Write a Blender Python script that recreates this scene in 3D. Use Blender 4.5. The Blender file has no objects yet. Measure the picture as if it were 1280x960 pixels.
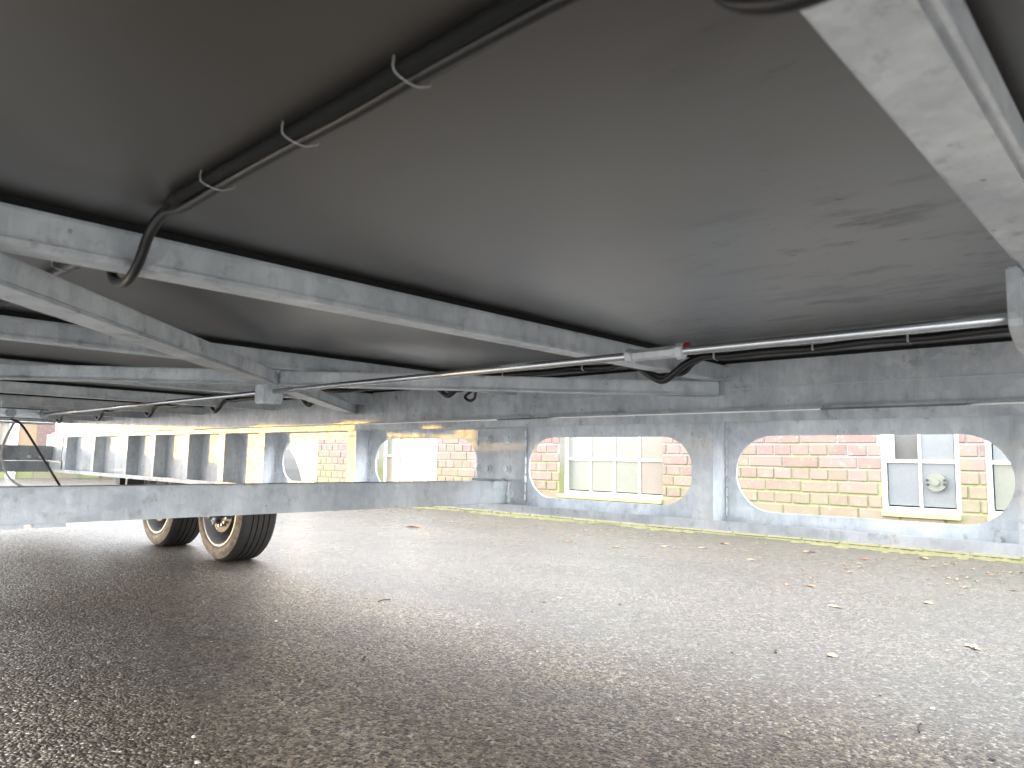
import bpy, bmesh, math, random
from mathutils import Vector, Matrix
random.seed(7)
SC = bpy.context.scene
COL = SC.collection
PI = math.pi
H = 0.53                      # camera height above the asphalt

# ------------------------------------------------------------------ camera
cam_d = bpy.data.cameras.new('camera'); cam = bpy.data.objects.new('camera', cam_d); COL.objects.link(cam)
rt = Vector((0.68427964, -0.72898006, 0.01869366)); up = Vector((-0.08793987, -0.05704516, 0.99449104)); fw = Vector((0.72389776, 0.68215388, 0.10314125))
cam.matrix_world = Matrix(((rt.x, up.x, -fw.x, 0), (rt.y, up.y, -fw.y, 0), (rt.z, up.z, -fw.z, H), (0, 0, 0, 1)))
cam_d.sensor_width = 36; cam_d.lens = 903.07 / 1280 * 36
cam_d.clip_start = 0.02; cam_d.clip_end = 600
cam_d.dof.use_dof = True; cam_d.dof.focus_distance = 2.6; cam_d.dof.aperture_fstop = 11
SC.camera = cam

# ------------------------------------------------------------------ sky, sun, exposure
SUN_EL = math.radians(1.45)
sun_to = Vector((-0.53, 0.85, 0)).normalized()        # horizontal direction towards the sun
w = bpy.data.worlds.new('World'); SC.world = w; w.use_nodes = True
nt = w.node_tree; nt.nodes.clear()
sky = nt.nodes.new('ShaderNodeTexSky'); sky.sky_type = 'NISHITA'; sky.sun_disc = False
sky.sun_elevation = SUN_EL; sky.sun_rotation = math.atan2(sun_to.x, sun_to.y)
hsv = nt.nodes.new('ShaderNodeHueSaturation'); hsv.inputs['Saturation'].default_value = 0.3
add = nt.nodes.new('ShaderNodeMix'); add.data_type = 'RGBA'; add.blend_type = 'ADD'; add.inputs[0].default_value = 1
add.inputs[7].default_value = (14.6, 15.3, 16.1, 1)     # even overcast cloud over the clear-sky model
bg = nt.nodes.new('ShaderNodeBackground'); bg.inputs[1].default_value = 0.15
out = nt.nodes.new('ShaderNodeOutputWorld')
nt.links.new(sky.outputs[0], hsv.inputs['Color']); nt.links.new(hsv.outputs[0], add.inputs[6])
nt.links.new(add.outputs[2], bg.inputs[0]); nt.links.new(bg.outputs[0], out.inputs[0])
sd = bpy.data.lights.new('sun', 'SUN'); sd.energy = 0.5; sd.angle = math.radians(0.5); sd.color = (1.0, 0.60, 0.12)
so = bpy.data.objects.new('sun', sd); COL.objects.link(so)
sdir = Vector((sun_to.x * math.cos(SUN_EL), sun_to.y * math.cos(SUN_EL), math.sin(SUN_EL)))
so.rotation_euler = sdir.to_track_quat('Z', 'Y').to_euler(); so.location = sdir * 30
SC.view_settings.view_transform = 'Standard'; SC.view_settings.look = 'None'
SC.view_settings.gamma = 1; SC.view_settings.exposure = 1.85

# ------------------------------------------------------------------ materials
class NT:
    def __init__(s, name):
        s.m = bpy.data.materials.new(name); s.m.use_nodes = True
        s.t = s.m.node_tree; s.b = s.t.nodes['Principled BSDF']
    def n(s, t, **k):
        o = s.t.nodes.new(t)
        for a, v in k.items(): setattr(o, a, v)
        return o
    def l(s, a, b): s.t.links.new(a, b)
    def pos(s, scale=(1, 1, 1), obj=False):
        g = s.n('ShaderNodeTexCoord').outputs['Object'] if obj else s.n('ShaderNodeNewGeometry').outputs['Position']
        m = s.n('ShaderNodeMapping'); m.inputs['Scale'].default_value = scale; s.l(g, m.inputs[0]); return m.outputs[0]
    def noise(s, vec, scale, detail=4, rough=.55):
        o = s.n('ShaderNodeTexNoise'); o.inputs['Scale'].default_value = scale; o.inputs['Detail'].default_value = detail
        o.inputs['Roughness'].default_value = rough; s.l(vec, o.inputs['Vector']); return o.outputs['Fac']
    def vor(s, vec, scale, out='Distance', feature='F1'):
        o = s.n('ShaderNodeTexVoronoi', feature=feature); o.inputs['Scale'].default_value = scale; s.l(vec, o.inputs['Vector']); return o.outputs[out]
    def ramp(s, fac, a, b, c0=(0, 0, 0), c1=(1, 1, 1)):
        o = s.n('ShaderNodeValToRGB'); e = o.color_ramp.elements
        e[0].position = a; e[1].position = b; e[0].color = (*c0, 1); e[1].color = (*c1, 1); s.l(fac, o.inputs[0]); return o.outputs[0]
    def mix(s, fac, a, b, mode='MIX'):
        o = s.n('ShaderNodeMix', data_type='RGBA', blend_type=mode)
        for v, i in ((fac, 0), (a, 6), (b, 7)):
            if isinstance(v, (int, float)): o.inputs[i].default_value = v
            elif isinstance(v, tuple): o.inputs[i].default_value = (*v, 1)
            else: s.l(v, o.inputs[i])
        return o.outputs[2]
    def math(s, op, a, b=None):
        o = s.n('ShaderNodeMath', operation=op)
        for v, i in ((a, 0), (b, 1)):
            if v is None: continue
            if isinstance(v, (int, float)): o.inputs[i].default_value = v
            else: s.l(v, o.inputs[i])
        return o.outputs[0]
    def set(s, **k):
        names = dict(col='Base Color', rough='Roughness', metal='Metallic', spec='Specular IOR Level', coat='Coat Weight', trans='Transmission Weight')
        for a, v in k.items():
            i = s.b.inputs[names[a]]
            if isinstance(v, (int, float)): i.default_value = v
            elif isinstance(v, tuple): i.default_value = (*v, 1)
            else: s.l(v, i)
        return s
    def bump(s, h, strength=.3, dist=.002):
        o = s.n('ShaderNodeBump'); o.inputs['Strength'].default_value = strength; o.inputs['Distance'].default_value = dist
        s.l(h, o.inputs['Height']); s.l(o.outputs[0], s.b.inputs['Normal']); return s

def galv(name, tone=.5, metal=.55, dark=.5):
    t = NT(name); p = t.pos()
    sp = t.vor(p, 55, 'Color'); bw = t.n('ShaderNodeRGBToBW'); t.l(sp, bw.inputs[0])
    pe = t.pos((1, 1, .35))
    big = t.noise(pe, 9, 6, .65); fine = t.noise(p, 60, 5, .7)
    c = t.mix(t.ramp(big, .36, .64), (tone * .62, tone * .67, tone * .71), (tone * 1.14, tone * 1.19, tone * 1.22))
    c = t.mix(.3, c, t.mix(bw.outputs[0], (tone * .7, tone * .76, tone * .82), (tone * 1.3, tone * 1.34, tone * 1.36)))
    st = t.ramp(t.noise(p, 23, 8, .72), .57, .70)
    c = t.mix(t.math('MULTIPLY', st, dark), c, (.10, .095, .09))
    wh = t.ramp(t.noise(t.pos((3, 3, .6)), 17, 6, .7), .60, .78)
    c = t.mix(t.math('MULTIPLY', wh, .4), c, (.75, .76, .76))
    dots = t.ramp(t.vor(t.pos((1, 1, .8)), 34), .05, .085, (1,) * 3, (0,) * 3)
    c = t.mix(t.math('MULTIPLY', t.math('MULTIPLY', dots, t.ramp(t.noise(p, 5, 3), .5, .6)), .7), c, (.06, .058, .055))
    streak = t.ramp(t.noise(t.pos((5, 5, .5)), 26, 5, .7), .55, .72)
    c = t.mix(t.math('MULTIPLY', streak, .25), c, (tone * .45, tone * .48, tone * .5))
    t.set(col=c, metal=metal, rough=t.ramp(fine, .3, .7, (.30,) * 3, (.58,) * 3)).bump(t.math('ADD', fine, t.math('MULTIPLY', big, .8)), .22, .003)
    return t.m
def plain(name, col, rough=.5, metal=0, var=.25, scale=30):
    t = NT(name); n = t.noise(t.pos(), scale, 5, .6)
    t.set(col=t.mix(n, tuple(c * (1 - var) for c in col), tuple(c * (1 + var) for c in col)), rough=rough, metal=metal).bump(n, .1, .001)
    return t.m
M = {}
M['galv'] = galv('galvanised_steel', .78, .15)
M['galv_low'] = galv('galvanised_steel_streaked', .64, .2, .4)
M['galv_dark'] = galv('galvanised_steel_dull', .34, .5)
M['zinc'] = plain('bright_zinc', (.62, .64, .66), .25, .9, .1)
M['weld'] = plain('weld_bead', (.72, .73, .74), .45, .4, .3, 90)
M['cable'] = plain('black_cable', (.012, .012, .013), .38)
M['cable_grey'] = plain('grey_cable', (.10, .10, .10), .45)
M['shade_black'] = plain('black_shade', (.008, .008, .008), .8)  # near-black colour for the strips that imitate shade
M['tie'] = plain('white_clip', (.55, .55, .53), .5)
M['red'] = plain('red_mark', (.35, .02, .02), .5)
M['mudguard'] = plain('grey_plastic', (.075, .072, .068), .6)
M['drum'] = plain('black_brake_drum', (.02, .021, .022), .5)
M['rim'] = plain('painted_rim', (.34, .34, .33), .4, .3, .25, 18)
# plywood with a dark film face
t = NT('film_faced_plywood'); p = t.pos()
g = t.noise(t.pos((1.2, 14, 1)), 6, 6, .6); b = t.noise(p, 2.2, 5, .6)
c = t.mix(t.ramp(b, .3, .7), (.040, .036, .032), (.062, .057, .052))
sm = t.ramp(t.noise(t.pos((2.4, .8, 1)), 9, 7, .72), .52, .62); sx = t.n('ShaderNodeSeparateXYZ'); t.l(p, sx.inputs[0])
zone = t.ramp(t.math('ADD', t.noise(p, 2.6, 3), t.math('MULTIPLY', t.math('SUBTRACT', sx.outputs['X'], sx.outputs['Y']), .35)), .52, .78)
dirt = t.math('MULTIPLY', sm, zone)
spk = t.math('MULTIPLY', t.ramp(t.noise(t.pos((3, 1, 1)), 26, 4, .6), .64, .70), zone)
dirt = t.math('MINIMUM', t.math('ADD', t.math('MULTIPLY', dirt, .7), spk), 1.0)
c = t.mix(t.math('MULTIPLY', dirt, .8), c, (.024, .021, .019))
wz = t.ramp(t.noise(t.pos((.8, 4, 1)), 30, 6, .75), .70, .76)
c = t.mix(t.math('MULTIPLY', wz, .3), c, (.14, .13, .12))
rr = t.mix(dirt, t.ramp(b, .3, .7, (.30,) * 3, (.40,) * 3), (.60, .60, .60))
t.set(col=c, rough=rr, spec=t.math('SUBTRACT', 1.0, t.math('MULTIPLY', dirt, .55))).bump(g, .012, .001); t.b.inputs['Coat Weight'].default_value = .6; t.b.inputs['Coat Roughness'].default_value = .38; M['ply'] = t.m
# tyre
t = NT('tyre_rubber'); n = t.noise(t.pos(), 40, 5)
t.set(col=t.mix(n, (.008, .0075, .007), (.030, .026, .021)), rough=.62).bump(n, .2, .002); M['tyre'] = t.m
t = NT('dusty_sidewall'); n = t.noise(t.pos(), 30, 6, .7)
t.set(col=t.mix(t.ramp(n, .3, .65), (.035, .033, .03), (.22, .19, .155)), rough=.7).bump(n, .2, .002); M['sidewall'] = t.m
# brick
def brickmat(name, attr):
    t = NT(name); p = t.pos()
    if attr: a = t.n('ShaderNodeAttribute', attribute_name='rnd'); r = a.outputs['Fac']
    else: r = t.n('ShaderNodeObjectInfo').outputs['Random']
    c = t.mix(r, (.175, .118, .110), (.235, .172, .162))
    n = t.noise(p, 28, 8, .7); c = t.mix(t.math('MULTIPLY', n, .5), c, (.20, .12, .10))
    c = t.mix(t.ramp(t.noise(p, 19, 6, .75), .54, .66), c, (.25, .23, .215))
    sx = t.n('ShaderNodeSeparateXYZ'); t.l(p, sx.inputs[0])
    lo = t.math('SUBTRACT', .95, t.math('MULTIPLY', sx.outputs['Z'], 1.3))
    al = t.math('ADD', lo, t.math('MULTIPLY', t.math('SUBTRACT', t.noise(p, 2.2, 8, .75), .5), 3.0))
    c = t.mix(t.math('MULTIPLY', t.ramp(al, .05, .90), .85), c, t.mix(t.noise(p, 24, 5), (.155, .16, .075), (.225, .22, .15)))
    t.set(col=c, rough=.85).bump(n, .5, .004); return t.m
M['brick'] = brickmat('weathered_brick', False); M['brick_far'] = brickmat('weathered_brick_mass', True)
t = NT('mossy_mortar'); p = t.pos(); n = t.noise(p, 35, 6)
sx = t.n('ShaderNodeSeparateXYZ'); t.l(p, sx.inputs[0])
al = t.math('ADD', t.math('SUBTRACT', 1.25, t.math('MULTIPLY', sx.outputs['Z'], 1.5)), t.math('MULTIPLY', t.math('SUBTRACT', t.noise(p, 1.9, 5), .5), 1.6))
c = t.mix(n, (.24, .225, .205), (.33, .315, .285)); c = t.mix(t.ramp(al, .3, .6), c, t.mix(n, (.15, .165, .06), (.26, .265, .15)))
t.set(col=c, rough=.9).bump(n, .5, .003); M['mortar'] = t.m
M['paint'] = plain('white_window_paint', (.70, .70, .67), .5, 0, .12, 14)
M['sill'] = plain('mossy_sill', (.34, .36, .17), .9, 0, .5, 20)
def pane(name, col, rough=.25):
    t = NT(name); n = t.noise(t.pos(), 60, 5, .7); b = t.noise(t.pos(), 7, 4)
    cc = t.mix(n, tuple(x * .75 for x in col), tuple(min(1, x * 1.2) for x in col)); cc = t.mix(t.math('MULTIPLY', b, .35), cc, (.22, .22, .20))
    t.set(col=cc, rough=rough, spec=.6).bump(n, .15, .002); return t.m
M['pane_pale'] = pane('frosted_pane', (.15, .158, .125)); M['pane_tan'] = pane('tan_pane', (.185, .15, .12)); M['pane_blue'] = pane('blue_grey_pane', (.13, .145, .16))
M['pane_dark'] = pane('dark_pane', (.03, .03, .03), .15); M['pane_white'] = pane('whitened_pane', (.22, .22, .20)); M['pane_ochre'] = pane('ochre_panel', (.28, .19, .10), .5)
# asphalt
t = NT('asphalt'); p = t.pos()
sx = t.n('ShaderNodeSeparateXYZ'); t.l(p, sx.inputs[0])
v1 = t.vor(p, 140, 'Color'); bw = t.n('ShaderNodeRGBToBW'); t.l(v1, bw.inputs[0])
vd = t.vor(p, 140); vd2 = t.vor(p, 55); n1 = t.noise(p, 3, 6, .6); n2 = t.noise(p, 300, 3)
wetn = t.math('ADD', sx.outputs['X'], t.math('MULTIPLY', t.math('SUBTRACT', t.noise(p, 2.2, 5, .6), .5), .35))
mr = t.n('ShaderNodeMapRange'); mr.inputs[1].default_value = 1.52; mr.inputs[2].default_value = 1.86; t.l(wetn, mr.inputs[0])
def band(v, a, b):
    q = t.n('ShaderNodeMapRange'); q.inputs[1].default_value = a; q.inputs[2].default_value = b; t.l(v, q.inputs[0]); return q.outputs[0]
wet = t.math('MAXIMUM', t.math('MAXIMUM', mr.outputs[0], band(wetn, -.12, -.46)), t.math('MAXIMUM', band(sx.outputs['Y'], -2.2, -2.7), band(sx.outputs['Y'], 6.0, 6.6)))   # rain reaches every side of the deck
stone = t.ramp(bw.outputs[0], .3, .75, (.006, .0045, .003), (.32, .255, .185))
c = t.mix(.28, stone, t.mix(n1, (.038, .024, .012), (.088, .061, .037)))
c = t.mix(t.ramp(vd2, .0, .42, (.75,) * 3, (0,) * 3), c, (.045, .041, .037))
c = t.mix(t.ramp(t.noise(t.pos((1, .5, 1)), 1.4, 5, .6), .35, .65, (.55,) * 3, (0,) * 3), c, (.03, .025, .020)); gl = t.ramp(bw.outputs[0], .80, .86); c = t.mix(t.math('MULTIPLY', gl, .55), c, (.45, .43, .40))
c = t.mix(t.math('MULTIPLY', wet, .55), c, (.105, .11, .115))
hgt = t.math('ADD', t.math('SUBTRACT', 1.0, vd), t.math('MULTIPLY', n2, .25)); hgt = t.math('ADD', hgt, t.math('MULTIPLY', vd2, .5)); hgt = t.math('MULTIPLY', hgt, t.math('SUBTRACT', 1.0, t.math('MULTIPLY', wet, .45)))
rr = t.mix(wet, t.ramp(bw.outputs[0], .2, .9, (.55,) * 3, (.20,) * 3), t.ramp(n1, .35, .65, (.22,) * 3, (.38,) * 3))
t.set(col=c, rough=rr, spec=t.math('SUBTRACT', .55, t.math('MULTIPLY', wet, .33))).bump(hgt, 1.0, .008); M['asphalt'] = t.m
M['leaf_brown'] = plain('brown_leaf', (.20, .09, .03), .7, 0, .4); M['leaf_tan'] = plain('tan_leaf', (.30, .19, .12), .7, 0, .4)
M['leaf_orange'] = plain('orange_leaf', (.36, .15, .06), .7, 0, .4); M['twig'] = plain('dark_twig', (.035, .025, .018), .8)
M['stone'] = plain('pale_pebble', (.55, .53, .50), .6); M['stone_dark'] = plain('dark_pebble', (.05, .045, .04), .6)
t = NT('moss'); n = t.noise(t.pos(), 30, 6, .7); t.set(col=t.mix(n, (.10, .105, .04), (.20, .185, .10)), rough=.95).bump(n, .6, .01); M['moss'] = t.m

# ------------------------------------------------------------------ mesh helpers
class MB:
    def __init__(s): s.v = []; s.f = []
    def add(s, vs, fs):
        o = len(s.v); s.v += [tuple(v) for v in vs]; s.f += [tuple(i + o for i in f) for f in fs]; return s
    def box(s, x0, x1, y0, y1, z0, z1, c=0):
        if c <= 0:
            return s.add([(x, y, z) for z in (z0, z1) for y in (y0, y1) for x in (x0, x1)],
                         [(0, 2, 3, 1), (4, 5, 7, 6), (0, 1, 5, 4), (2, 6, 7, 3), (0, 4, 6, 2), (1, 3, 7, 5)])
        vs = []; idx = {}
        for sx in (0, 1):
            for sy in (0, 1):
                for sz in (0, 1):
                    X = (x0, x1)[sx]; Y = (y0, y1)[sy]; Z = (z0, z1)[sz]; dx = c * (1 - 2 * sx); dy = c * (1 - 2 * sy); dz = c * (1 - 2 * sz)
                    for a, q in (('x', (X, Y + dy, Z + dz)), ('y', (X + dx, Y, Z + dz)), ('z', (X + dx, Y + dy, Z))):
                        idx[sx, sy, sz, a] = len(vs); vs.append(q)
        I = idx; fs = []
        for q in (0, 1):
            fs += [(I[q, 0, 0, 'x'], I[q, 1, 0, 'x'], I[q, 1, 1, 'x'], I[q, 0, 1, 'x']), (I[0, q, 0, 'y'], I[1, q, 0, 'y'], I[1, q, 1, 'y'], I[0, q, 1, 'y']), (I[0, 0, q, 'z'], I[1, 0, q, 'z'], I[1, 1, q, 'z'], I[0, 1, q, 'z'])]
        for a in (0, 1):
            for b in (0, 1):
                fs += [(I[0, a, b, 'y'], I[1, a, b, 'y'], I[1, a, b, 'z'], I[0, a, b, 'z']), (I[a, 0, b, 'x'], I[a, 1, b, 'x'], I[a, 1, b, 'z'], I[a, 0, b, 'z']), (I[a, b, 0, 'x'], I[a, b, 1, 'x'], I[a, b, 1, 'y'], I[a, b, 0, 'y'])]
                for d in (0, 1): fs.append((I[a, b, d, 'x'], I[a, b, d, 'y'], I[a, b, d, 'z']))
        return s.add(vs, fs)
    def tube(s, pts, r, n=10, cap=True):
        pts = [Vector(p) for p in pts]; rings = []; prev = None
        for i, p in enumerate(pts):
            d = (pts[min(i + 1, len(pts) - 1)] - pts[max(i - 1, 0)]).normalized()
            a = (prev - d * prev.dot(d)) if prev else d.orthogonal()
            if a.length < 1e-6: a = d.orthogonal()
            a.normalize(); prev = a; b = d.cross(a)
            rr = r[i] if isinstance(r, (list, tuple)) else r
            rings.append([p + (a * math.cos(2 * PI * k / n) + b * math.sin(2 * PI * k / n)) * rr for k in range(n)])
        fs = [(i * n + k, i * n + (k + 1) % n, (i + 1) * n + (k + 1) % n, (i + 1) * n + k) for i in range(len(pts) - 1) for k in range(n)]
        if cap: fs += [tuple(range(n))[::-1], tuple((len(pts) - 1) * n + k for k in range(n))]
        return s.add([q for g in rings for q in g], fs)
    def lathe_x(s, prof, cx, cy, cz, n=48):                    # prof: (x, r) pairs spun about the X axis
        vs = [(cx + x, cy + r * math.cos(2 * PI * k / n), cz + r * math.sin(2 * PI * k / n)) for x, r in prof for k in range(n)]
        return s.add(vs, [(i * n + k, i * n + (k + 1) % n, (i + 1) * n + (k + 1) % n, (i + 1) * n + k) for i in range(len(prof) - 1) for k in range(n)])
    def beam(s, a, b, w, z0, z1):                              # rectangular bar in plan from a to b
        a = Vector((*a, 0)); b = Vector((*b, 0)); d = (b - a).normalized(); n = Vector((-d.y, d.x, 0)) * w / 2
        vs = [p + q + Vector((0, 0, z)) for z in (z0, z1) for p, q in ((a, n), (a, -n), (b, -n), (b, n))]
        return s.add(vs, [(0, 1, 2, 3), (7, 6, 5, 4), (0, 4, 5, 1), (1, 5, 6, 2), (2, 6, 7, 3), (3, 7, 4, 0)])
    def build(s, name, mat, parent=None, smooth=False, bevel=0):
        me = bpy.data.meshes.new(name); me.from_pydata(s.v, [], s.f)
        bm = bmesh.new(); bm.from_mesh(me); bmesh.ops.recalc_face_normals(bm, faces=bm.faces)
        if bevel: bmesh.ops.bevel(bm, geom=[e for e in bm.edges if e.calc_face_angle(0) > .5], offset=bevel, segments=2, affect='EDGES')
        bm.to_mesh(me); bm.free()
        me.materials.append(M[mat] if isinstance(mat, str) else mat)
        if smooth: me.polygons.foreach_set('use_smooth', [True] * len(me.polygons)); me.update()
        o = bpy.data.objects.new(name, me); COL.objects.link(o)
        if parent: o.parent = parent
        return o
def empty(name, loc=(0, 0, 0)):
    o = bpy.data.objects.new(name, None); COL.objects.link(o); o.empty_display_size = .1; return o
def tag(o, label=None, cat=None, group=None, kind=None):
    for k, v in (('label', label), ('category', cat), ('group', group), ('kind', kind)):
        if v: o[k] = v
    return o
def dup(o, parent=None):
    c = o.copy(); COL.objects.link(c); c.parent = parent
    for ch in list(o.children): dup(ch, c)
    return c
def spline(pts, n=8):
    P = [Vector(p) for p in pts]; P = [P[0] * 2 - P[1]] + P + [P[-1] * 2 - P[-2]]; o = []
    for i in range(1, len(P) - 2):
        for k in range(n):
            u = k / n; a, b, c, d = P[i - 1:i + 3]
            o.append(.5 * (2 * b + (c - a) * u + (2 * a - 5 * b + 4 * c - d) * u * u + (3 * b - a - 3 * c + d) * u ** 3))
    return o + [P[-2]]
Z = lambda r: H + r

# ------------------------------------------------------------------ ground
g = MB().add([(-150, -150, 0), (150, -150, 0), (150, 150, 0), (-150, 150, 0)], [(0, 1, 2, 3)]).build('ground', 'asphalt'); tag(g, 'rough brown grey asphalt yard, wet beyond the trailer', 'ground', kind='structure')

# ------------------------------------------------------------------ trailer
TR = empty('trailer'); tag(TR, 'galvanised steel trailer with oval-holed side rail seen from underneath its dark floor', 'trailer')
XR = 1.56
HOLES = [(-1.0, -.474), (-.395, .131), (.234, .763), (.872, 1.398), (1.61, 2.136), (2.256, 2.782)]
HZ0, HZ1 = Z(-.106), Z(.062)
RIBS = [-.44, .17, .788, 2.17, 2.827, 3.19, 3.572, 3.993, 4.389, 4.943, 5.506]
Y0R, Y1R = -2.2, 5.98
ZB, ZT = Z(-.148), Z(.110)
def rail(x, sgn, y1, parent):
    """C-section rail with lipped flanges; sgn = +1: flanges point to -X"""
    t = .006; m = MB()
    def col(ya, yb, za, zb):                   # one slab of the web
        pass
    ys = [Y0R]
    for a, b in HOLES:
        r = (HZ1 - HZ0) / 2
        n = 14
        ys += [a + r - r * math.cos(PI / 2 * k / n) for k in range(n + 1)] + [b - r + r * math.sin(PI / 2 * k / n) for k in range(n + 1)]
    ys += [y1]
    def hole(y):
        for a, b in HOLES:
            if a - 1e-9 <= y <= b + 1e-9:
                r = (HZ1 - HZ0) / 2; zc = (HZ0 + HZ1) / 2
                d = 0 if a + r <= y <= b - r else (a + r - y if y < a + r else y - b + r)
                hh = math.sqrt(max(0, r * r - d * d)); return zc - hh, zc + hh
        return None
    for ya, yb in zip(ys, ys[1:]):
        ha, hb = hole(ya), hole(yb)
        inside = hole((ya + yb) / 2)
        xs = (x, x + sgn * t)
        if not inside:
            m.box(min(xs), max(xs), ya, yb, ZB, ZT)
            continue
        for lo in (True, False):
            za, zb_ = (ha[0], hb[0]) if lo else (ha[1], hb[1]); e = ZB if lo else ZT
            vs = [(xx, yy, zz) for xx in xs for yy, zz in ((ya, e), (yb, e), (yb, zb_), (ya, za))]
            m.add(vs, [(0, 1, 2, 3), (7, 6, 5, 4), (3, 2, 6, 7), (0, 4, 5, 1)])
    web = m.build('side_rail', 'galv', parent)
    xe = x - sgn * .055; f = MB()
    X = lambda a, b: (min(a, b), max(a, b))
    f.box(*X(xe, x), Y0R, y1, ZB, ZB + .006); f.box(*X(xe, x), Y0R, y1, ZT - .006, ZT)
    f.box(*X(xe, xe - sgn * .004), Y0R, y1, ZB - .001, ZB + .020); f.box(*X(xe, xe - sgn * .004), Y0R, y1, ZT - .019, ZT + .001)
    f.build('flange', 'galv', web)
    return web
right = rail(XR, 1, Y1R, TR)
for y in RIBS:
    m = MB().box(XR - .0555, XR - .0005, y, y + .005, ZB + .0062, ZT - .0062).box(XR - .0605, XR - .0552, y, y + .054, ZB + .021, ZT - .020)
    rib = m.build('rib', 'galv', right)
for y in RIBS[2:]:
    m = MB(); n = 9
    for k in range(n):
        z = ZB + .03 + (ZT - ZB - .06) * k / n
        m.tube([(XR - .002, y - .003, z), (XR - .002, y - .003, z + .017)], .0035 * random.uniform(.7, 1.2), 6)
    m.build('weld_bead', 'weld', right)
# splice plate, bolts
MB().box(XR - .006, XR - .0003, 1.405, 1.604, ZB + .02, ZT - .02).build('splice_plate', 'galv_low', right, bevel=.001)
for y in (1.405, 1.604):
    m = MB()
    for k in range(8):
        if k != 5: m.tube([(XR - .006, y, ZB + .03 + k * .026), (XR - .006, y, ZB + .048 + k * .026)], .004 * random.uniform(.7, 1.2), 6)
    m.build('weld_bead', 'weld', right)
def bolt(x, y, z, parent, r=.009):
    MB().tube([(x, y, z), (x - .003, y, z)], r * 1.5, 14).tube([(x - .003, y, z), (x - .011, y, z)], r, 6).build('bolt', 'galv', parent)
for y, z in ((1.555, .058), (1.475, .058), (1.555, -.03), (1.475, -.03), (1.462, -.10)): bolt(XR - .006, y, Z(z), right)
for y, z in ((.32, -.128), (.262, -.128)): bolt(XR - .0005, y, Z(z), right, .005)
# upper edge beam above the rail
eb = MB().box(XR - .012, XR + .05, Y0R, Y1R, Z(.119), Z(.2275)).build('edge_beam', 'galv', TR)
MB().box(XR - .030, XR - .0122, Y0R, Y1R, Z(.1175), Z(.1225)).build('lip', 'galv', eb)
MB().box(XR - .0150, XR - .0122, Y0R, 1.30, Z(.1675), Z(.1695)).build('seam', 'weld', eb)
MB().box(XR - .020, XR + .045, Y0R, Y1R, Z(.2278), Z(.2325)).build('gap_shade_strip', 'shade_black', eb)  # black strip put in as the shadow line under the floor
for k, y in enumerate((-.9, .30, 1.34, 3.6)):
    MB().box(XR - .03, XR + .04, y, y + .16 + .1 * (k % 2), ZT + .0012, Z(.1172)).build('packer', 'galv_dark', eb)
# cross beams
CB = [-1.35, -.64, .067, .775, 1.44, 2.14, 2.84, 3.54, 4.24, 4.94, 5.60]
XL = -.09
for i, y in enumerate(CB):
    b = MB().box(XL + .01, XR - .0125, y, y + .044, Z(.187), Z(.224)).build('cross_beam', 'galv', TR, bevel=.004)
    MB().box(XL + .01, XR - .0125, y - .0035, y - .0005, Z(.1862), Z(.1915)).build('lip', 'galv', b)
    MB().box(XL + .01, XR - .0125, y + .006, y + .038, Z(.2242), Z(.2325)).build('gap_shade_strip', 'shade_black', b)  # black filler imitating the shaded gap between beam and floor
    m = MB()
    for k in range(3): m.tube([(XR - .0135, y - .001, Z(.187 + .012 * k)), (XR - .0135, y - .001, Z(.196 + .012 * k))], .004 * random.uniform(.7, 1.2), 6)
    m.build('weld_bead', 'weld', b)
# floor panels, joints over the beams
ye = [-2.2] + [y + .022 for y in CB[::2]] + [5.98]
for a, b in zip(ye, ye[1:]):
    if b - a < .05: continue
    MB().box(-.16, 1.63, a + .001, b - .001, Z(.233), Z(.251)).build('floor_panel', 'ply', TR)
MB().box(-.17, 1.64, -2.21, 5.99, Z(.2515), Z(.30)).build('deck_top', 'galv_dark', TR)
# X bracing of square tube
C0 = (.8, 1.5)
for a, b in (((.782, 1.482), (-.06, .617)), ((.818, 1.519), (1.545, 2.27)), ((.818, 1.483), (1.545, .80)), ((.782, 1.517), (-.06, 2.31))):
    d = MB().beam(a, b, .036, Z(.157), Z(.1862)).build('diagonal_brace', 'galv', TR, bevel=.003)
    MB().beam(a, b, .0425, Z(.1535), Z(.1565)).build('lip', 'galv_low', d)
br = MB().box(.777, .823, 1.477, 1.523, Z(.112), Z(.1865)).build('rod_bracket', 'galv', TR, bevel=.003)
m = MB()
for k in range(4): m.tube([(.777 + .012 * k, 1.475, Z(.184)), (.786 + .012 * k, 1.475, Z(.186))], .005 * random.uniform(.7, 1.2), 6)
m.build('weld_bead', 'weld', br)
# brake rod
RX, RZ = .80, Z(.139)
rod = MB().tube([(RX, .119, RZ), (RX, 1.476, RZ)], .0054, 14).build('brake_rod', 'zinc', TR, smooth=True)
MB().tube([(RX, 1.524, RZ), (RX, 3.25, RZ)], .0054, 14).build('rod_end', 'zinc', rod, smooth=True)
MB().tube([(RX, .470, RZ), (RX, .532, RZ)], .0078, 6).build('turnbuckle', 'galv', rod)
for y in (.458, .532):
    MB().tube([(RX, y, RZ), (RX, y + .011, RZ)], .0108, 6).build('nut', 'galv', rod, bevel=.001)
MB().tube([(RX + .002, .4525, RZ + .0045), (RX + .002, .4575, RZ + .0035)], .0065, 10).build('paint_mark', 'red', rod)
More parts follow.
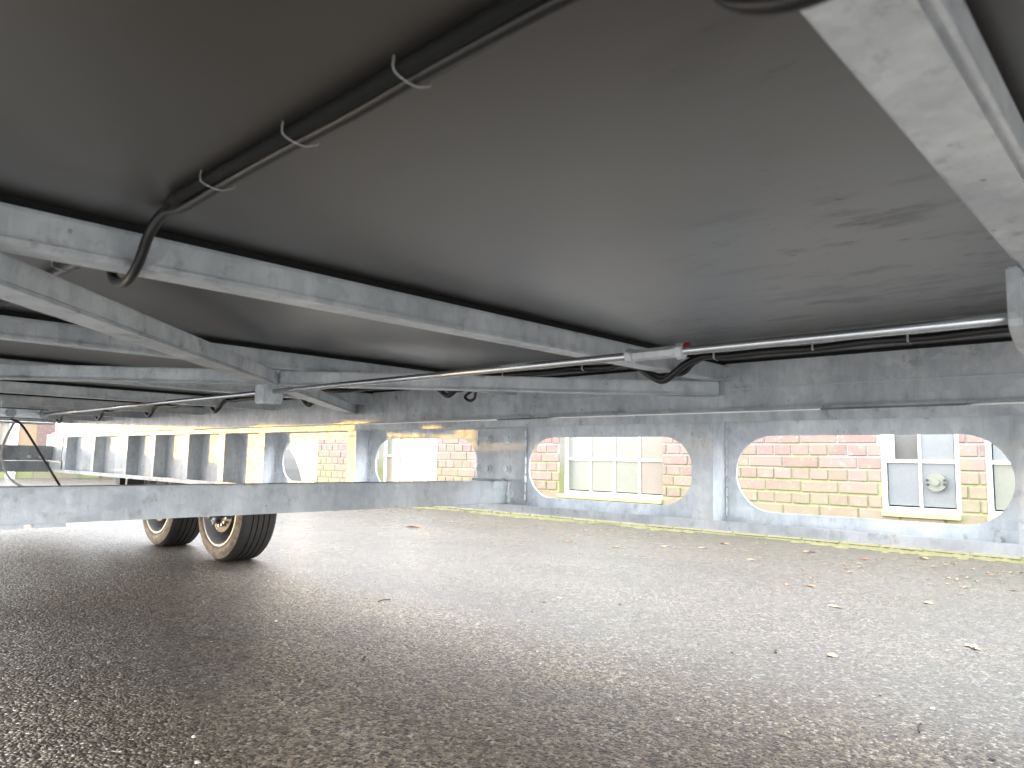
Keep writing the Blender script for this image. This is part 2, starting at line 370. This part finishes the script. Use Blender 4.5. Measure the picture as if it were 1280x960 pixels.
# near rod support
sb = MB(); n = 12
prof = [(.793, Z(.1868)), (.793, Z(.137))] + [(.855 - .062 * math.cos(a), Z(.137) - .025 * math.sin(a)) for a in [PI / 2 * k / 6 for k in range(1, 7)]] + [(.92, Z(.112)), (.92, Z(.1868))]
k = len(prof); sb.add([(x, .1075, z) for x, z in prof] + [(x, .1185, z) for x, z in prof], [tuple(range(k)), tuple(range(2 * k - 1, k - 1, -1))] + [(i, (i + 1) % k, k + (i + 1) % k, k + i) for i in range(k)])
sbo = sb.build('rod_support', 'galv', TR, bevel=.002)
MB().tube([(.81, .1074, Z(.176)), (.81, .101, Z(.176))], .006, 6).build('bolt', 'galv', sbo)
# low cross tube
lb = MB().box(XL + .01, XR - .0075, 1.47, 1.535, Z(-.1285), Z(-.0645)).build('low_cross_tube', 'galv_low', TR, bevel=.003)
MB().box(XR - .07, XR - .0605, 1.44, 1.56, Z(-.0643), Z(-.058)).build('end_tab', 'galv_dark', lb)
MB().tube([(XR - .008, 1.467, Z(-.066)), (XR - .008, 1.467, Z(-.127))], .0045, 7).build('weld_bead', 'weld', lb)
for x in (.30, .365): MB().box(x, x + .05, 1.49, 1.53, Z(-.1370), Z(-.1287)).build('clip', 'galv', lb)
# rear beam
rb = MB().box(XL + .01, XR - .062, 5.80, 5.86, Z(-.072), Z(.030)).build('rear_beam', 'galv_dark', TR, bevel=.003)
MB().box(XL + .01, XR - .004, 5.87, 5.93, Z(-.150), Z(-.0745)).build('rear_bumper', 'galv_dark', rb)
for x in (1.357, 1.428): MB().tube([(x, 5.80, Z(-.047)), (x, 5.79, Z(-.047))], .012, 8).build('bolt', 'paint', rb)  # white discs standing in for light showing through two holes
MB().box(XR - .0605, XR - .056, 5.60, 5.97, ZB + .02, ZT - .02).build('end_plate', 'galv_low', rb)
# equaliser on the rod end
eq = MB().box(.60, .815, 3.25, 3.29, Z(.118), Z(.158), .004).build('brake_equaliser', 'zinc', TR)
for x in (.63, .69, .80): MB().tube([(x, 3.25, Z(.138)), (x, 3.235, Z(.138))], .016, 12).build('pivot', 'galv', eq)
MB().box(.56, .83, 3.235, 3.31, Z(.100), Z(.106)).build('plate', 'galv', eq)
MB().box(.66, .74, 3.255, 3.285, Z(.158), Z(.30 - .113)).build('hanger', 'galv', eq)
# cables
cb = MB().tube(spline([(.70, 3.24, Z(.10)), (.672, 3.23, Z(.02)), (.668, 3.22, Z(-.04)), (.70, 3.2, Z(-.112)), (.78, 3.2, Z(-.16)), (.95, 3.3, Z(-.24)), (1.2, 3.5, Z(-.26))]), .0042, 8).build('brake_cable', 'tie', TR, smooth=True)
cb = MB().tube(spline([(.69, 3.24, Z(.115)), (.724, 3.22, Z(.09)), (.79, 3.2, Z(-.022)), (.864, 3.2, Z(-.141)), (.97, 3.4, Z(-.22)), (1.2, 4.2, Z(-.26))]), .0042, 8).build('brake_cable', 'cable', TR, smooth=True)
def run_cable(x, ys, r, mat, name='cable', zt=Z(.2265), dips=(), dz=.012, jit=.0):
    pts = []; zt = zt - 0
    y = ys[0]; dd = sorted(dips)
    marks = []
    for b in dd: marks += [(b - .075, zt), (b - .035, zt - .012), (b - .012, Z(.187) - r * .4), (b + .022, Z(.187) - r - dz * .6), (b + .056, Z(.187) - r * .4), (b + .08, zt - .010), (b + .125, zt)]
    pts = [(x, y, zt)]; yy = y + .09
    while yy < ys[1]:
        if not any(b - .10 < yy < b + .15 for b in dd): marks.append((yy, zt - abs(random.gauss(0, jit))))
        yy += .09
    marks = sorted(m for m in marks if ys[0] < m[0] < ys[1])
    pts += [(x + random.gauss(0, jit * .5), a, z) for a, z in marks]
    return MB().tube(spline(pts, 6), r, 10).build(name, mat, TR, smooth=True)
c1 = run_cable(.258, (-.6, 2.1), .0052, 'cable', dips=(.067, .775, 1.44), jit=.0012)
shade_run = run_cable(.2475, (-.6, .685), .0050, 'shade_black', zt=Z(.2275), dips=(.067,), jit=.0008)  # extra black run added as the dark shadow band beside the cable
c2 = run_cable(.2655, (-.6, .70), .0024, 'cable_grey', zt=Z(.2290), dips=(.067,), jit=.0006)
for y in (.195, .326, .452, .584, 1.0):
    m = MB().tube(spline([(.2405, y, Z(.2325)), (.2415, y, Z(.223)), (.256, y, Z(.2200)), (.2675, y + .001, Z(.2245)), (.272, y + .004, Z(.2285))]), .0006, 6)
    m.build('clip', 'tie', c1, smooth=True)
c3 = run_cable(1.30, (-.6, 5.7), .0075, 'cable', zt=Z(.2105), dips=[y for y in CB if y > 0 and y < 5.5], dz=.02, jit=.003)
c4 = run_cable(1.33, (-.6, 1.9), .005, 'cable', zt=Z(.2155), dips=(.067, .775, 1.44), dz=.0, jit=.003)
for y in (.33, .484, .675, 1.0, 1.25):
    MB().tube([(1.291, y, Z(.2325)), (1.291, y, Z(.204)), (1.305, y, Z(.2015))], .0018, 6).build('clip', 'tie', c3)
MB().tube(spline([(1.44, 1.484, Z(.200)), (1.44, 1.520, Z(.192)), (1.44, 1.545, Z(.178)), (1.44, 1.525, Z(.166)), (1.44, 1.505, Z(.172)), (1.44, 1.500, Z(.188)), (1.44, 1.4845, Z(.195))]), .0042, 8).build('cable', 'cable', TR, smooth=True)
# axles, mudguard, wheels
WY = (3.56, 4.34); WR = .262
for y in WY:
    MB().box(-.02, XR + .01, y - .16, y - .09, .27, .34, .006).build('axle', 'galv_dark', TR)
bs = MB().box(1.50, 1.60, 4.50, 4.66, .195, .245, .006).build('bump_stop', 'drum', TR)
MB().box(1.52, 1.55, 4.53, 4.60, .2452, ZB - .002).build('stop_hanger', 'drum', bs)
gp = [(WY[0] - .345 * math.cos(a), .262 + .345 * math.sin(a)) for a in [PI / 2 * k / 8 for k in range(9)]] + [(WY[1] + .345 * math.sin(a), .262 + .345 * math.cos(a)) for a in [PI / 2 * k / 8 for k in range(9)]]
def mudguard(x0, x1):
    m = MB(); n = len(gp); q = [(y, z + .005) for y, z in gp]
    vs = [(x, y, z) for x in (x0, x1) for y, z in gp + q]
    fs = []
    for i in range(n - 1):
        fs += [(i, i + 1, 2 * n + i + 1, 2 * n + i), (n + i, 3 * n + i, 3 * n + i + 1, n + i + 1), (i, n + i, n + i + 1, i + 1), (2 * n + i, 2 * n + i + 1, 3 * n + i + 1, 3 * n + i)]
    m.add(vs, fs + [(0, 2 * n, 3 * n, n), (n - 1, 2 * n - 1, 4 * n - 1, 3 * n - 1)])
    return m.build('mudguard', 'mudguard', TR)
mudguard(1.61, 1.93)
def wheel(sgn):
    W = empty('wheel'); W.parent = TR
    a = .19 / 2; R = WR; r0 = .185
    tread = [(-a * .78, R - .003)]
    for gx in (-.042, -.014, .014, .042): tread += [(gx - .0032, R), (gx - .0027, R - .006), (gx + .0027, R - .006), (gx + .0032, R)]
    tread += [(a * .78, R - .003)]
    MB().lathe_x([(-a * .93, R - .016)] + tread + [(a * .93, R - .016), (a * .93 - .001, R - .03), (-a * .93 + .001, R - .03), (-a * .93, R - .016)], 0, 0, 0, 64).build('tyre', 'tyre', W, smooth=False)
    s = [(-a * .93, R - .017), (-a, R - .036), (-a * 1.02, R - .052), (-a * .97, r0 + .012), (-a * .90, r0)]
    m = MB().lathe_x(s + [(-a * .8, r0)], 0, 0, 0, 64); m.lathe_x([(-x, r) for x, r in s] + [(a * .8, r0)], 0, 0, 0, 64)
    m.lathe_x([(-a * .93, R - .0165), (a * .93, R - .0165)], 0, 0, 0, 64)
    m.build('sidewall', 'sidewall', W, smooth=True)
    MB().lathe_x([(-a * .95, r0 + .004), (-a * .98, r0 - .004), (-a * .88, r0 - .012), (-a * .45, r0 - .022), (0, r0 - .03), (a * .5, r0 - .03), (a * .52, .06), (a * .4, 0.001)], 0, 0, 0, 64).build('rim', 'rim', W, smooth=True)
    dr = MB().lathe_x([(-a * .80, .001), (-a * .80, .118), (-a * .70, .128), (a * .3, .128)], 0, 0, 0, 48).build('brake_drum', 'drum', W, smooth=False)
    for k in range(7):
        an = -PI / 2 + (k - 3) * .35
        MB().tube([(-a * .80, .085 * math.cos(an), .085 * math.sin(an)), (-a * .80 - .014, .085 * math.cos(an), .085 * math.sin(an))], .007, 6).build('bolt', 'zinc', dr)
    MB().tube([(-a * .95, .05, -.085), (-a * .95, -.015, .02)], .010, 8).build('brake_lever', 'zinc', dr)
    MB().tube([(-a * .95, .07, -.07), (-a * .95, .03, -.04), (-a * .95, .06, -.03)], .006, 8).build('spring', 'zinc', dr)
    MB().tube([(-a * .8, .0, .0), (-a * .8 - .07, 0, .0)], .045, 16).build('hub', 'drum', W)
    return W
w0 = wheel(1); w0.location = (1.66 + .095, WY[0], WR - .004)
w1 = dup(w0, TR); w1.location = (1.66 + .095, WY[1], WR - .004); w1.rotation_euler.x = .5
# unseen rail, opened up to let light in, and mirrored wheels behind the photographer
lr = MB().box(XL - .05, XL + .008, Y0R, 4.40, ZT - .03, ZT).box(XL - .05, XL + .008, Y0R, 4.40, ZB, ZB + .03).box(XL - .05, XL - .044, 2.9, 4.38, ZB + .0301, ZT - .0301).build('side_rail', 'galv', TR)  # ends short; solid web patch added to block stray sun
for y in RIBS[:8]: MB().box(XL - .04, XL + .004, y, y + .03, ZB + .0302, ZT - .0302).build('rib', 'galv', lr)
for y in WY:
    q = dup(w0, TR); q.location = (-.29, y, WR - .004); q.rotation_euler.z = PI
MB().box(XL - .05, XL + .0095, Y0R, 4.25, Z(.119), Z(.2275)).build('edge_beam', 'galv', TR)
mudguard(-.46, -.14)

# ------------------------------------------------------------------ brick building beside the yard
XW = 5.05
BL = empty('brick_building'); tag(BL, 'weathered red brick building with white steel windows and green algae near the ground', 'building')
WINS = [(-.55, .90, .25, 1.55, 5), (1.035, 1.477, .247, 1.2, 2), (3.095, 4.16, .231, 1.2, 4), (5.84, 6.86, .20, 1.2, 4), (8.15, 9.15, .2, 1.2, 4), (11.2, 12.2, .2, 1.2, 4), (14.2, 15.2, .2, 1.2, 4)]
YW0, YW1, ZW1 = -6.0, 17.0, 2.6
core = MB()
cuts = sorted(WINS); y = YW0
for a, b, z0, z1, n in cuts:
    core.box(XW + .008, XW + .30, y, a, 0, ZW1); core.box(XW + .008, XW + .30, a, b, 0, z0); core.box(XW + .008, XW + .30, a, b, z1, ZW1); y = b
core.box(XW + .008, XW + .30, y, YW1, 0, ZW1); core.box(XW + .18, XW + .30, YW0, YW1, 0.0, ZW1)
wall = core.build('wall', 'mortar', BL)
def brick_mesh(l, name):
    m = MB().box(-.05, .05, -l / 2, l / 2, -.0355, .0355, .004); me = bpy.data.meshes.new(name); me.from_pydata(m.v, [], m.f)
    bm = bmesh.new(); bm.from_mesh(me); bmesh.ops.recalc_face_normals(bm, faces=bm.faces); bm.to_mesh(me); bm.free(); me.materials.append(M['brick']); return me
ME = {240: brick_mesh(.24, 'stretcher'), 115: brick_mesh(.115, 'header')}
VIS = [(.62, 3.15), (4.05, 5.0), (5.1, 5.9), (6.75, 8.5)]
cand = []; mass = []
for r in range(int(ZW1 / .0833)):
    z = .012 + .0833 * r + .0355
    st = r % 2 == 0; L = .24 if st else .115; y = YW0 + (.0625 if not st else (.125 if r % 4 == 2 else 0))
    while y < YW1:
        a, b = y, y + L; y += L + .010
        segs = [(a, b)]
        for wa, wb, z0, z1, n in WINS:
            if z + .0355 > z0 + .004 and z - .0355 < z1:
                ns = []
                for sa, sb in segs:
                    if sb <= wa - .002 or sa >= wb + .002: ns.append((sa, sb)); continue
                    if sa < wa - .01: ns.append((sa, wa - .002))
                    if sb > wb + .01: ns.append((wb + .002, sb))
                segs = ns
        for sa, sb in segs:
            if sb - sa < .02: continue
            vis = z < .78 and any(sa < v1 and sb > v0 for v0, v1 in VIS)
            (cand if vis else mass).append((sa, sb, z, L))
# the pier between the two right-hand windows is one column of bricks
cand.sort(key=lambda c: c[0]); mass += cand[300:]; cand = cand[:300]
for sa, sb, z, L in cand:
    o = bpy.data.objects.new('brick', ME[240 if L > .2 else 115]); COL.objects.link(o); o.parent = wall
    o.location = (XW + .05 + random.uniform(-.003, .003), (sa + sb) / 2, z + random.uniform(-.0015, .0015)); o.scale = (1, (sb - sa) / L, 1)
    o.rotation_euler = (random.gauss(0, .006), 0, random.gauss(0, .006))
m = MB(); rv = []
for sa, sb, z, L in mass:
    n0 = len(m.f); dx = random.uniform(-.003, .003); m.box(XW + dx, XW + .1 + dx, sa, sb, z - .0355, z + .0355); rv += [random.random()] * 6
o = m.build('brickwork', 'brick_far', wall); at = o.data.attributes.new('rnd', 'FLOAT', 'FACE'); at.data.foreach_set('value', rv); tag(o, kind='stuff')
PM = ['pane_pale', 'pane_white', 'pane_tan', 'pane_pale', 'pane_white']
for wi, (a, b, z0, z1, n) in enumerate(WINS):
    W = empty('window'); W.parent = BL
    xf = XW + (.02 if wi < 2 else .085); f = MB(); ft = .026
    f.box(xf, xf + .05, a, a + ft, z0, z1); f.box(xf, xf + .05, b - ft, b, z0, z1); f.box(xf, xf + .05, a + ft, b - ft, z0, z0 + ft); f.box(xf, xf + .05, a + ft, b - ft, z1 - ft, z1)
    f.build('frame', 'paint', W)
    MB().box(XW - .025, XW + .16, a + .001, b - .001, z0 - .035, z0 - .001, .004).build('sill', 'sill', W)
    zt = (.563 if wi < 2 else .54); rows = [z0 + ft, zt, zt + .32, z1 - ft] if z1 - zt > .5 else [z0 + ft, zt, z1 - ft]
    rows = [z for i, z in enumerate(rows) if i == 0 or z > rows[i - 1] + .05]
    ys = [a + ft + (b - a - 2 * ft) * k / n for k in range(n + 1)]
    for k in range(1, n): MB().box(xf + .008, xf + .04, ys[k] - .008, ys[k] + .008, z0 + ft, z1 - ft).build('mullion', 'paint', W)
    for z in rows[1:-1]: MB().box(xf + .005, xf + .043, a + ft, b - ft, z - .010, z + .010).build('transom', 'paint', W)
    for k in range(n):
        for j in range(len(rows) - 1):
            pm = random.choice(PM)
            if wi == 1: pm = [['pane_blue', 'pane_blue'], ['pane_blue', 'pane_dark'], ['pane_blue', 'pane_pale']][min(j, 2)][k]
            elif wi == 2: pm = [['pane_tan', 'pane_pale', 'pane_pale', 'pane_pale'], ['pane_tan', 'pane_pale', 'pane_tan', 'pane_white'], ['pane_white'] * 4][min(j, 2)][k]
            elif wi == 0: pm = ['pane_pale', 'pane_blue', 'pane_blue'][min(j, 2)]
            MB().box(xf + .02, xf + .026, ys[k] + .0082, ys[k + 1] - .0082, rows[j] + .0102, rows[j + 1] - .0102).build('pane', pm, W)
    if wi == 1:
        v = MB().tube([(xf + .019, 1.165, .435), (xf - .012, 1.165, .435)], .056, 28).build('vent', 'pane_pale', W)
        MB().tube([(xf - .0122, 1.165, .435), (xf - .03, 1.165, .435)], .020, 20).build('vent_hub', 'pane_pale', v)
        for dy, dz in ((.048, .012), (.046, -.014), (-.048, .014), (-.047, -.010)): MB().tube([(xf - .0122, 1.165 + dy, .435 + dz), (xf - .02, 1.165 + dy, .435 + dz)], .008, 8).build('screw', 'drum', v)
        MB().box(xf + .004, xf + .018, 1.40, 1.452, .575, .87).build('shutter_strip', 'paint', W)

# ------------------------------------------------------------------ end building with panelled door
EB = empty('end_building'); tag(EB, 'pale rendered outbuilding with white framed ochre panels far behind the trailer', 'building')
YE = 16.0
ew = MB().box(1.2, 5.0, YE + .06, YE + .4, 0, 2.6).build('wall', 'mortar', EB)
x = 1.35
for wd in (.62, .62, .52, .50):
    d = MB().box(x + .08, x + wd - .08, YE + .02, YE + .058, .25, 2.1).build('panel', 'pane_ochre', EB)
    MB().box(x - .07, x + .0795, YE - .01, YE + .058, .0, 2.25).build('post', 'paint', EB)
    x += wd + .12
MB().box(1.28, x, YE - .008, YE + .058, 1.05, 1.15).build('rail', 'paint', EB)
MB().box(3.85, 4.6, YE + .0, YE + .058, .0, 2.4).build('brick_pier', 'brick_far', EB)

# ------------------------------------------------------------------ fallen leaves, twigs, pebbles
def gz(px, py):
    d = rt * ((px - 640) / 903.07) - up * ((py - 480) / 903.07) + fw
    k = -H / d.z; return d.x * k, d.y * k
def leaf_mesh(name, mat, s, lobes):
    vs = [(0, 0, .003)]; n = 18
    for k in range(n):
        a = 2 * PI * k / n; r = s * (.62 + .38 * abs(math.cos(lobes * a / 2))) * (1.25 if abs(a - PI) > 2.4 else .9)
        vs.append((r * math.cos(a), .72 * r * math.sin(a), .004 + .06 * s * math.sin(a * 2 + lobes) + .06 * s * abs(math.sin(a))))
    zmin = min(v[2] for v in vs); vs = [(x, y, z - zmin + .001) for x, y, z in vs]
    me = bpy.data.meshes.new(name); me.from_pydata(vs, [], [(0, k + 1, (k + 1) % n + 1) for k in range(n)]); me.materials.append(M[mat]); return me
LM = [leaf_mesh('leaf_a', 'leaf_brown', .045, 5), leaf_mesh('leaf_b', 'leaf_tan', .04, 3), leaf_mesh('leaf_c', 'leaf_orange', .036, 5), leaf_mesh('leaf_d', 'leaf_tan', .032, 2)]
def leaf(x, y, k, s, label, group=None):
    o = bpy.data.objects.new('fallen_leaf', LM[k]); COL.objects.link(o); o.location = (x, y, .0005); o.rotation_euler = (0, 0, random.uniform(0, 6.28)); o.scale = (s, s, s)
    return tag(o, label, 'leaf', group)
x, y = gz(518, 659); leaf(x, y, 0, 1.3, 'single curled brown leaf on bright asphalt beyond the wheels')
for px, py, k, s in ((1014, 733, 2, .9), (985, 731, 2, .7), (906, 680, 2, 1.2), (1045, 759, 3, 1.1), (1160, 754, 1, 1.0), (712, 677, 0, .8), (770, 684, 1, 1.0), (1080, 699, 2, 1.0), (1010, 690, 1, 1.2), (1215, 809, 1, 1.0), (1040, 820, 1, .8), (1155, 698, 1, 1.4), (830, 683, 1, 1.2), (700, 748, 1, .6), (880, 685, 1, 1.0), (940, 700, 1, .9)):
    x, y = gz(px, py); leaf(x, y, k, s * .75, ['small dark brown leaf lying on the pale asphalt near the rail', 'small tan dry leaf lying singly on the grey asphalt', 'small orange leaf lying singly on the grey asphalt', 'tiny oval tan leaf lying on the grey asphalt'][k], 'leaves scattered over the asphalt')
litter = MB(); rs = random.Random(3)
for i in range(2200):
    d = abs(rs.gauss(0, 1)); x = XW - .25 - d * .55; y = rs.uniform(-1, 14)
    if x < 2.6: continue
    if math.sin(y * 2.1 + x * 3) + math.sin(y * .9 - x) < rs.uniform(-1.2, 1.6): continue
    s = rs.uniform(.006, .02); a = rs.uniform(0, 6.28); ca, sa = math.cos(a) * s, math.sin(a) * s; z = rs.uniform(.002, .006)
    litter.add([(x - ca, y - sa, z), (x + sa * .5, y - ca * .5, z + s * .2), (x + ca, y + sa, z), (x - sa * .5, y + ca * .5, z + s * .25)], [(0, 1, 2, 3)])
tag(litter.build('leaf_litter', 'leaf_tan'), 'tan leaf litter strewn on the asphalt before the brick wall', 'leaf litter', kind='stuff')
mo = MB()
for i in range(2600):
    x = XW - .01 - abs(rs.gauss(0, .06)); y = rs.uniform(-2, 8); s = rs.uniform(.012, .04); z = .001
    if math.sin(y * 1.7) + math.sin(y * 4.3 + 1) < rs.uniform(-1.0, 2.2): continue
    n = 6; mo.add([(x, y, s * .5)] + [(x + s * math.cos(k), y + s * math.sin(k) * 1.3, z) for k in range(n)], [(0, k + 1, (k + 1) % n + 1) for k in range(n)])
tag(mo.build('moss', 'moss', smooth=True), 'yellow green moss along the foot of the brick wall', 'moss', kind='stuff')
for px, py, l, a in ((480, 752, .05, 3.0), (970, 816, .03, .4), (1150, 912, .06, .2), (455, 825, .03, .8), (1218, 812, .02, .2), (770, 655, .05, .5)):
    x, y = gz(px, py); dx, dy = math.cos(a) * l / 2, math.sin(a) * l / 2
    o = MB().tube(spline([(x - dx, y - dy, .004), (x, y + .003, .006), (x + dx, y + dy, .003)], 4), .0022, 6).build('twig', 'twig'); tag(o, 'short dark twig lying on the asphalt', 'twig', 'twigs on the asphalt')
def pebble(px, py, s, mat, label, group):
    x, y = gz(px, py); bm = bmesh.new(); bmesh.ops.create_icosphere(bm, subdivisions=1, radius=s)
    for v in bm.verts: v.co *= random.uniform(.8, 1.15); v.co.z *= .6
    me = bpy.data.meshes.new('pebble'); bm.to_mesh(me); bm.free(); me.materials.append(M[mat]); o = bpy.data.objects.new('pebble', me); COL.objects.link(o); o.location = (x, y, s * .35); tag(o, label, 'pebble', group)
for px, py, s in ((1166, 887, .006), (242, 922, .005), (247, 954, .005), (95, 877, .004), (345, 777, .006)): pebble(px, py, s, 'stone', 'tiny white stone on the asphalt', 'white stones on the asphalt')
for px, py, s in ((1240, 950, .006), (1100, 870, .004), (665, 765, .004), (680, 753, .005), (775, 756, .005), (873, 806, .004), (915, 816, .004)): pebble(px, py, s, 'stone_dark', 'tiny dark stone on the asphalt', 'dark stones on the asphalt')

for o in COL.objects:
    if o.name.startswith('weld_bead') and o.parent: o['kind'] = 'stuff'
